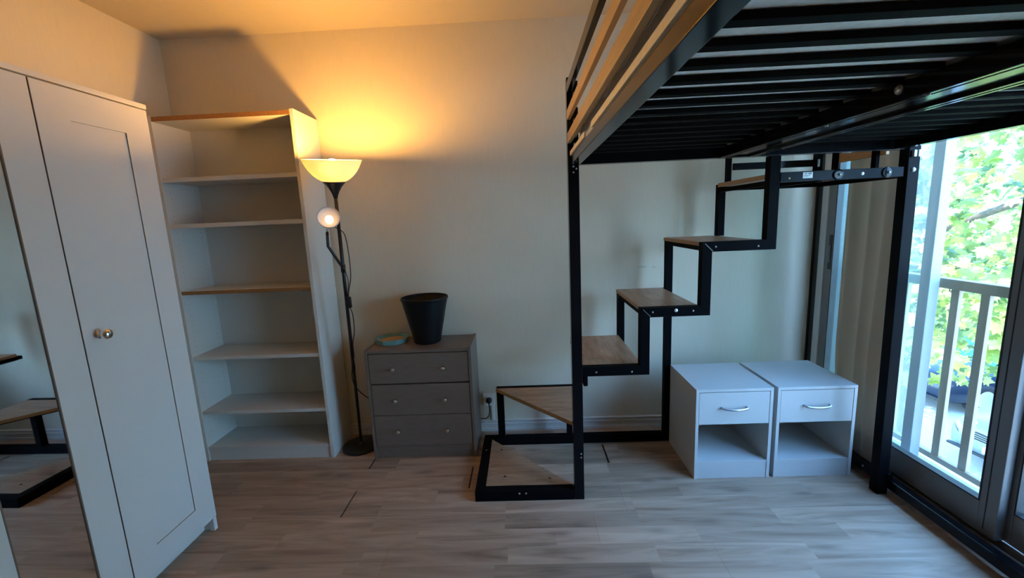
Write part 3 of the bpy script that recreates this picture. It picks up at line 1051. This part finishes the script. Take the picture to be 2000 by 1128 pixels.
def bedside(x0, x1, label):
    yf, yb_, z = -.585, -.206, .493
    t = thing('bedside_cabinet', label, 'bedside cabinet', ((x0 + x1) / 2, -.4, 0), 'white bedside cabinets side by side')
    s = .0155
    make('side_panel', B_(x0, x0 + s, yf, yb_, 0, z - s, bev=.0007), M_WHITE, t)
    make('side_panel', B_(x1 - s, x1, yf, yb_, 0, z - s, bev=.0007), M_WHITE, t)
    make('top_panel', B_(x0, x1, yf, yb_, z - s + .0003, z, bev=.0009), M_WHITE, t)
    make('back_panel', B_(x0 + s, x1 - s, yb_ - .006, yb_ - .002, .02, z - s, bev=0), M_WHITE, t)
    make('shelf', B_(x0 + s, x1 - s, yf + .002, yb_ - .006, .083, .097, bev=.0007), M_WHITE, t)
    make('plinth', B_(x0 + s, x1 - s, yf + .003, yf + .017, 0, .083, bev=.0007), M_WHITE, t)
    d = make('drawer', B_(x0 + s + .002, x1 - s - .002, yf + .001, yf + .016, .303, z - s - .003, bev=.0008), M_WHITE, t)
    make('drawer_box', B_(x0 + s + .012, x1 - s - .012, yf + .016, yb_ - .03, .315, .45, bev=0), M_WHITE, d)
    xm = (x0 + x1) / 2
    ha = tube([(xm - .063, yf + .002, .393), (xm - .062, yf - .012, .393), (xm - .045, yf - .020, .391), (xm, yf - .026, .390), (xm + .045, yf - .020, .391), (xm + .062, yf - .012, .393), (xm + .063, yf + .002, .393)], .0042, 10, 5)
    for v in ha.verts:
        v.co.z = .392 + (v.co.z - .392) * 1.35
    h = make('handle', ha, M_ALU, d)
    h['label'] = 'curved satin metal handle'
    return t


bedside(2.940, 3.327, 'white bedside cabinet nearer the black stair posts')
bedside(3.348, 3.741, 'white bedside cabinet beside the curtain')

# ------------------------------------------------------------ loft bed
lb = thing('loft_bed', 'high black steel loft bed on square posts', 'loft bed', (3.05, -1.7, 0))
YB, YN = -.727, -2.80   # back and near end
yb2 = YB + .047
# posts
make('post', B_(2.299, 2.347, YB, yb2, 0, 1.655, bev=.002), M_BLACK, lb)
make('post_extension', B_(2.299, 2.326, YB + .004, yb2 - .004, 1.655, 1.966, bev=.002), M_BLACK, lb)


def leaning(x0, x1, ya, yb_, z0, z1, dxt):
    bm = box(bmesh.new(), x0, x1, ya, yb_, z0, z1, .002)
    for v in bm.verts:
        v.co.x += dxt * ((v.co.z - z0) / (z1 - z0) - .0)
    return bm


make('post', leaning(3.752, 3.800, YB - .012, YB + .036, 0, 1.97, -.022), mat('post_black', (.006, .006, .007), .3, spec=.03), lb)
make('post', B_(2.299, 2.347, YN, YN + .047, 0, 1.966, bev=.002), M_BLACK, lb)
make('post', B_(3.752, 3.80, YN, YN + .047, 0, 1.966, bev=.002), M_BLACK, lb)
# floor rail on the window side, raised a little
make('floor_rail', B_(3.795, 3.832, YN, YB - .0, .034, .080, bev=.003), M_BLACK, lb)
make('floor_rail', B_(3.790, 3.828, YB + .036, -.05, .034, .080, bev=.003), M_BLACK, lb)
make('rail_bracket', B_(3.788, 3.812, YB - .020, YB + .010, .082, .110, bev=.003), M_BLACK, lb)
make('bolt', lathe([(0, .005), (.006, .004), (.008, 0)], (3.789, YB - .004, .093), (-1, 0, 0), 12), M_SCREW, lb)
make('bolt', lathe([(0, .005), (.005, .004), (.006, 0)], (3.790, -.60, .062), (-1, 0, 0), 12), M_SCREW, lb)
# deck frame
Z0 = 1.607
make('side_rail', B_(2.311, 2.351, YN + .047, YB - .001, Z0, Z0 + .034, bev=.002), M_BLACK, lb)
make('side_rail', B_(3.668, 3.708, YN + .047, YB - .013, Z0, Z0 + .049, bev=.002), M_BLACK, lb)
make('end_rail', B_(2.351, 3.735, YB + .001, YB + .040, Z0, Z0 + .049, bev=.002), M_BLACK, lb)
make('end_rail', B_(2.351, 3.735, YN, YN + .040, Z0, Z0 + .040, bev=.002), M_BLACK, lb)
for xa in (2.945, 3.068):
    make('centre_beam', B_(xa, xa + .034, YN + .04, YB + .001, Z0 - .002, Z0 + .040, bev=.002), M_BLACK, lb)
    # slot line along the underside
    make('slot', B_(xa + .015, xa + .019, YN + .05, YB - .01, Z0 - .0028, Z0 - .0015, bev=0), M_SUB, lb)
make('beam_plate', B_(2.980, 3.067, YN + .04, YB + .001, Z0 + .006, Z0 + .010, bev=0), M_BLACK, lb)
b1 = lathe([(0, .004), (.009, .003), (.011, 0)], (2.944, -1.60, 1.632), (-1, 0, 0), 14)
make('bolt', b1, M_SCREW, lb)
for (xx, yy) in ((2.955, -1.66), (2.955, -1.36)):
    make('bolt', lathe([(0, .003), (.004, .002), (.005, 0)], (xx, yy, Z0 - .0022), (0, 0, -1), 10), M_SCREW, lb)
# slats
y = -.79
while y > YN + .06:
    make('slat', B_(2.352, 2.944, y - .013, y + .013, 1.6430, 1.6555, bev=.001), M_SLAT, lb)
    make('slat', B_(3.103, 3.667, y - .013, y + .013, 1.6430, 1.6555, bev=.001), M_SLAT, lb)
    y -= .090
# guard: top rail, two wooden boards, cream batten
make('guard_top_rail', B_(2.299, 2.318, YN + .047, YB - .001, 1.902, 1.942, bev=.002), M_BLACK, lb)
gb = make('guard_board', B_(2.298, 2.313, YN + .047, YB - .001, 1.793, 1.832, bev=.002), M_BOARD, lb)
gb['label'] = 'pale wooden guard board'
gb = make('guard_board', B_(2.298, 2.314, YN + .047, YB - .001, 1.696, 1.738, bev=.002), M_BOARD, lb)
gb['label'] = 'pale wooden guard board'
bt_ = make('batten', B_(2.306, 2.314, YN + .3, -1.30, 1.643, 1.661, bev=.002), M_CREAM, lb)
bt_['label'] = 'cream batten on the side rail'
bt2 = make('batten', B_(2.306, 2.314, -1.16, YB - .02, 1.643, 1.661, bev=.002), M_CREAM, lb)
bt2['label'] = 'cream batten on the side rail'
for z in (1.70, 1.80, 1.905):
    make('guard_bracket', B_(2.318, 2.344, YB - .016, YB + .03, z - .004, z + .040, bev=.002), M_BLACK, lb)
for z in (1.625, 1.60, 1.575):
    make('bolt', lathe([(0, .0025), (.003, .002), (.004, 0)], (2.322, YB, z), (0, -1, 0), 10), M_SCREW, lb)
for z in (1.615, 1.59):
    make('bolt', lathe([(0, .0025), (.003, .002), (.004, 0)], (2.335, YB, z), (0, -1, 0), 10), M_SCREW, lb)
for z in (.245, .225):
    make('bolt', lathe([(0, .0025), (.003, .002), (.004, 0)], (2.334, YB, z), (0, -1, 0), 10), M_SCREW, lb)
make('bolt', lathe([(0, .006), (.006, .005), (.009, .003), (.010, 0)], (3.758, YB - .0125, 1.520), (0, -1, 0), 16), M_SCREW, lb)
for xx in (3.752, 3.770):
    make('post_bracket', B_(xx - .007, xx + .005, YB - .024, YB - .012, 1.572, 1.600, bev=.002), M_SCREW, lb)
for i, xx in enumerate((3.715, 3.735)):
    pass

# mattress
mt = bmesh.new()
box(mt, 2.348, 3.700, YN + .05, YB + .005, 1.657, 1.822, .03)
bmesh.ops.subdivide_edges(mt, edges=[e for e in mt.edges if e.calc_length() > .5], cuts=60, use_grid_fill=True)
for v in mt.verts:
    if v.co.z > 1.665:
        d_ = noise.noise(Vector((v.co.x * 3, v.co.y * 11, v.co.z * 14))) * .006
        v.co += Vector((d_ if v.co.x < 3 else 0, 0, d_ * .5))
ma = make('mattress', mt, M_MATT)
tagm(ma, 'white quilted mattress lying on the loft bed slats', 'mattress')
for p in ma.data.polygons:
    p.use_smooth = True
# crumpled sheet between the guard boards
sh = bmesh.new()
N = 220
ringsl = []
for i in range(N + 1):
    y = YN + .06 + (YB - .03 - (YN + .06)) * i / N
    row_ = []
    for j in range(7):
        z = 1.752 + .018 * noise.noise(Vector((0, y * 9, 3))) + (j - 3) * .011
        x = 2.334 + .005 * noise.noise(Vector((j * .6, y * 22, 1))) - .010 * (1 - ((j - 3) / 3) ** 2)
        row_.append(sh.verts.new((x, y, z)))
    ringsl.append(row_)
for a, b_ in zip(ringsl, ringsl[1:]):
    for j in range(6):
        f = sh.faces.new((a[j], a[j + 1], b_[j + 1], b_[j]))
        f.smooth = True
so_ = make('sheet', sh, mat('crumpled_sheet', (.62, .58, .52), .9, bump=.4, scale=90))
sm = so_.modifiers.new('thickness', 'SOLIDIFY')
sm.thickness = .004
tagm(so_, 'crumpled pale sheet edge tucked beside the mattress', 'bed sheet')

# ------------------------------------------------------------ staircase
st = thing('staircase', 'black steel zigzag staircase with oak treads under the loft bed', 'staircase', (2.6, -.45, 0))
YR0, YR1 = -.200, -.156
# base frame
make('base_rail', B_(1.803, 2.298, YB, YB + .050, 0, .052, bev=.002), M_STAIR, st)
make('base_rail', B_(1.803, 1.853, YB + .050, YR0, 0, .052, bev=.002), M_STAIR, st)
make('base_rail', B_(1.803, 2.906, YR0, YR1, 0, .050, bev=.002), M_STAIR, st)
for (xx, yy) in ((2.025, YB), (2.058, YB)):
    make('screw', lathe([(0, .0025), (.004, .002), (.005, 0)], (xx, yy, .040), (0, -1, 0), 10), M_SCREW, st)
make('screw', lathe([(0, .0025), (.004, .002), (.005, 0)], (1.828, -.34, .052), (0, 0, 1), 10), M_SCREW, st)
# bottom triangular tread with its three bolts
t_ = make('tread', prism([(1.854, -.676), (2.296, -.676), (1.854, -.215)], 'z', .030, .050, .001), M_TREAD, st)
for (xx, yy) in ((1.918, -.335), (1.948, -.597), (2.183, -.622)):
    make('bolt', lathe([(0, .003), (.006, .002), (.007, 0)], (xx, yy, .050), (0, 0, 1), 12), M_BLACKM, t_)
# rear zigzag
make('rear_leg', B_(1.893, 1.935, YR0 + .002, YR1 - .002, .050, .350, bev=.0015), M_STAIR, st)
make('rear_leg', B_(2.318, 2.356, YR0 + .002, YR1 - .002, .050, .350, bev=.0015), M_STAIR, st)
make('rear_bar', B_(1.893, 2.356, YR0 + .010, YR1 - .002, .350, .372, bev=.0015), M_STAIR, st)
make('rear_bar', B_(2.356, 2.632, YR0 + .010, YR1 - .002, .640, .662, bev=.0015), M_STAIR, st)
make('side_bar', B_(2.350, 2.368, YB + .048, YR0 + .010, .640, .662, bev=.001), M_STAIR, st)
make('rear_riser', B_(2.632, 2.670, YR0 + .002, YR1 - .002, .628, .930, bev=.0015), M_STAIR, st)
make('rear_bar', B_(2.632, 2.908, YR0 + .010, YR1 - .002, .930, .952, bev=.0015), M_STAIR, st)
make('rear_post', B_(2.908, 2.946, YR0 + .002, YR1 - .002, 0, 1.222, bev=.0015), M_STAIR, st)
make('rear_bar', B_(2.908, 3.192, YR0 + .010, YR1 - .002, 1.222, 1.243, bev=.0015), M_STAIR, st)
make('rear_riser', B_(3.192, 3.230, YR0 + .002, YR1 - .002, 1.243, 1.508, bev=.0015), M_STAIR, st)
make('rear_bar', B_(3.192, 3.752, YR0 + .002, YR1 - .002, 1.492, 1.528, bev=.0015), M_STAIR, st)
# front zigzag, one welded mitred tube
W_ = .044
Y0_, Y1_ = YB, YB + .040
make('stringer', bar([(2.348, .661), (2.638, .661), (2.638, .936), (2.910, .936), (2.910, 1.226), (3.189, 1.226), (3.189, 1.606)], W_, 'y', Y0_, Y1_), M_STAIR, st)
make('stringer_end', B_(2.351, 2.372, Y0_ - .001, Y1_, .590, .642, bev=.006), M_STAIR, st)
make('landing_bar', B_(3.211, 3.728, YB - .003, YB + .034, 1.494, 1.535, bev=.0015), mat('landing_black', (.006, .008, .011), .3, spec=.05), st)
for (xx, zz) in ((2.412, .659), (2.578, .656), (2.672, .938), (2.855, .938), (2.947, 1.226), (3.133, 1.222)):
    make('screw', lathe([(0, .002), (.0035, .0018), (.0045, 0)], (xx, YB, zz), (0, -1, 0), 10), M_SCREW, st)
make('screw', lathe([(0, .003), (.006, .0025), (.008, 0)], (2.778, YB, .943), (0, -1, 0), 14), M_PLASTIC, st)
for (xx, zz) in ((2.645, .927), (2.917, 1.216)):
    sm_ = bmesh.new()
    box(sm_, -.0012, .0012, YB - .0008, YB + .002, -.024, .024)
    for v in sm_.verts:
        v.co = Matrix.Rotation(math.radians(-45 if xx < 2.8 else -45), 3, 'Y') @ Vector((v.co.x, 0, v.co.z)) + Vector((xx, v.co.y, zz + .008))
    make('weld_seam', sm_, M_SCREW, st)
# landing bar fittings
for xx in (3.452, 3.657):
    f_ = make('disc_plate', lathe([(0, .004), (.016, .004), (.0225, .003), (.024, 0)], (xx, YB - .003, 1.514), (0, -1, 0), 28), M_BLACK, st)
    make('bolt', lathe([(0, .007), (.005, .006), (.006, .003), (.007, 0)], (xx + .004, YB - .007, 1.514), (0, -1, 0), 14), M_SCREW, f_)
make('screw', lathe([(0, .003), (.005, .0025), (.007, 0)], (3.556, YB - .003, 1.514), (0, -1, 0), 14), M_PLASTIC, st)
make('screw', lathe([(0, .002), (.003, .0018), (.004, 0)], (3.248, YB - .003, 1.508), (0, -1, 0), 10), mat('brass', (.6, .42, .16), .3, metal=1), st)
stk = make('sticker', B_(3.305, 3.346, YB - .0036, YB - .003, 1.505, 1.530, bev=0), M_LABEL, st)
g = bmesh.new()
for (a, b_, c, d_) in ((3.311, 3.322, 1.523, 1.526), (3.327, 3.341, 1.5225, 1.527), (3.310, 3.336, 1.516, 1.518), (3.310, 3.328, 1.511, 1.5125)):
    box(g, a, b_, YB - .0040, YB - .0036, c, d_)
make('print', g, M_INK, stk)
# treads
Yt0, Yt1 = YB + .041, YR0 + .010
# first raised tread: triangular
t1 = make('tread', prism([(1.893, -.190), (2.356, -.190), (2.356, -.655), (2.318, -.655)], 'z', .352, .371, .001), M_TREAD, st)
e1 = make('edge_strip', prism([(1.889, -.1925), (2.3145, -.6575), (2.318, -.6545), (1.893, -.1895)], 'z', .3515, .3712), M_OAKEDGE, t1)
make('underframe', prism([(1.910, -.200), (2.330, -.662), (2.350, -.662), (2.350, -.200)], 'z', .343, .3515, .001), M_STAIR, st)
make('tread', B_(2.349, 2.634, Yt0, Yt1, .664, .682, bev=.001), M_TREADY, st)
make('tread', B_(2.630, 2.888, Yt0, Yt1, .940, .957, bev=.001), M_TREADY, st)
make('tread', B_(2.902, 3.166, Yt0, Yt1, 1.230, 1.247, bev=.001), M_TREADY, st)
tt = make('tread', B_(3.196, 3.752, Yt0 - .006, Yt1, 1.514, 1.534, bev=.001), M_TREADY, st)
for xa, xb, z in ((2.622, 2.630, .940), (2.893, 2.901, 1.229), (3.188, 3.195, 1.513)):
    make('edge_strip', B_(xa, xb, Yt0, YR0 + .009, z, z + .017 if z < 1.5 else z + .021, bev=.0005), M_OAKEDGE, st)
for xa, z in ((2.626, .930), (2.898, 1.219), (3.196, 1.497)):
    make('side_bar', B_(xa, xa + .020, Y1_, YR0 + .002, z - .012, z + .010, bev=.001), M_STAIR, st)
make('side_bar', B_(3.728, 3.750, Y1_, YR0 + .002, 1.490, 1.513, bev=.001), M_STAIR, st)
make('side_bar', B_(3.40, 3.42, Y1_ + .001, YR0 + .002, 1.490, 1.513, bev=.001), M_STAIR, st)
# landing guard at the back and window side
make('guard_post', B_(3.236, 3.260, YR0 + .006, YR1 - .008, 1.528, 1.74, bev=.0015), M_STAIR, st)
make('guard_post', B_(3.718, 3.752, YR0 + .006, YR1 - .008, 1.528, 1.74, bev=.0015), M_STAIR, st)
make('guard_bar', B_(3.262, 3.728, YR0 - .004, YR0 + .006, 1.600, 1.637, bev=.0015), M_BLACK, st)
make('end_cap', B_(3.716, 3.727, YR0 - .008, YR0 - .0045, 1.598, 1.637, bev=.0012), M_ALU, st)
for y in (-.300, -.555):
    make('guard_post', B_(3.735, 3.752, y - .014, y + .014, 1.513, 1.74, bev=.0015), M_STAIR, st)
gb = make('guard_board', B_(3.753, 3.768, -.600, -.270, 1.603, 1.650, bev=.0015), M_BOARD, st)
gb['label'] = 'brown wooden guard board'

# ------------------------------------------------------------ curtain
cv = bmesh.new()
NZ, NY = 46, 150
rowsC = []
for i in range(NZ + 1):
    tz = i / NZ
    z = .012 + (2.10 - .012) * tz
    # bunched: left edge drifts, hem spreads a little
    yl = -.250 - .02 * (1 - tz) - (.06 * max(0, (.30 - tz) / .30) ** 1.5)
    yr = -.655 + .02 * (1 - tz) + .02 * math.sin(tz * 6)
    row_ = []
    for j in range(NY + 1):
        s = j / NY
        wob = noise.noise(Vector((s * 2.2, tz * 1.3, 5)))
        ph_ = (s + .10 * wob) * 2 * PI * 3.6 + .5 * math.sin(tz * 2.4) + .8
        fine = noise.noise(Vector((s * 9 + tz * 1.2, tz * .8, 2)))
        x = 3.840 + .013 * math.sin(ph_) * (.6 + .6 * abs(math.sin(s * 4 + 1))) + .007 * fine
        x = min(x, 3.861)
        row_.append(cv.verts.new((x, yl + (yr - yl) * s + .008 * math.cos(ph_) * (1 - abs(2 * s - 1)), z)))
    rowsC.append(row_)
for a, b_ in zip(rowsC, rowsC[1:]):
    for j in range(NY):
        f = cv.faces.new((a[j], a[j + 1], b_[j + 1], b_[j]))
        f.smooth = True
cu = thing('curtain', 'beige grey linen curtain gathered beside the bed post', 'curtain', (3.84, -.45, 0))
co = make('fabric', cv, M_CURT, cu)
so2 = co.modifiers.new('thickness', 'SOLIDIFY')
so2.thickness = .0015
make('rod', tube([(3.838, -.06, 2.115), (3.838, -2.15, 2.115)], .010, 12), M_STEEL, cu)
for i in range(9):
    yy = -.26 - i * .048
    make('ring', lathe([(.014 + .002 * math.cos(a), .002 * math.sin(a)) for a in [q * PI / 3 for q in range(6)]], (3.838, yy, 2.113), (0, 1, 0), 18, closed=True), M_STEEL, cu)

for o in list(bpy.data.objects):
    if '_o' in o:
        del o['_o']
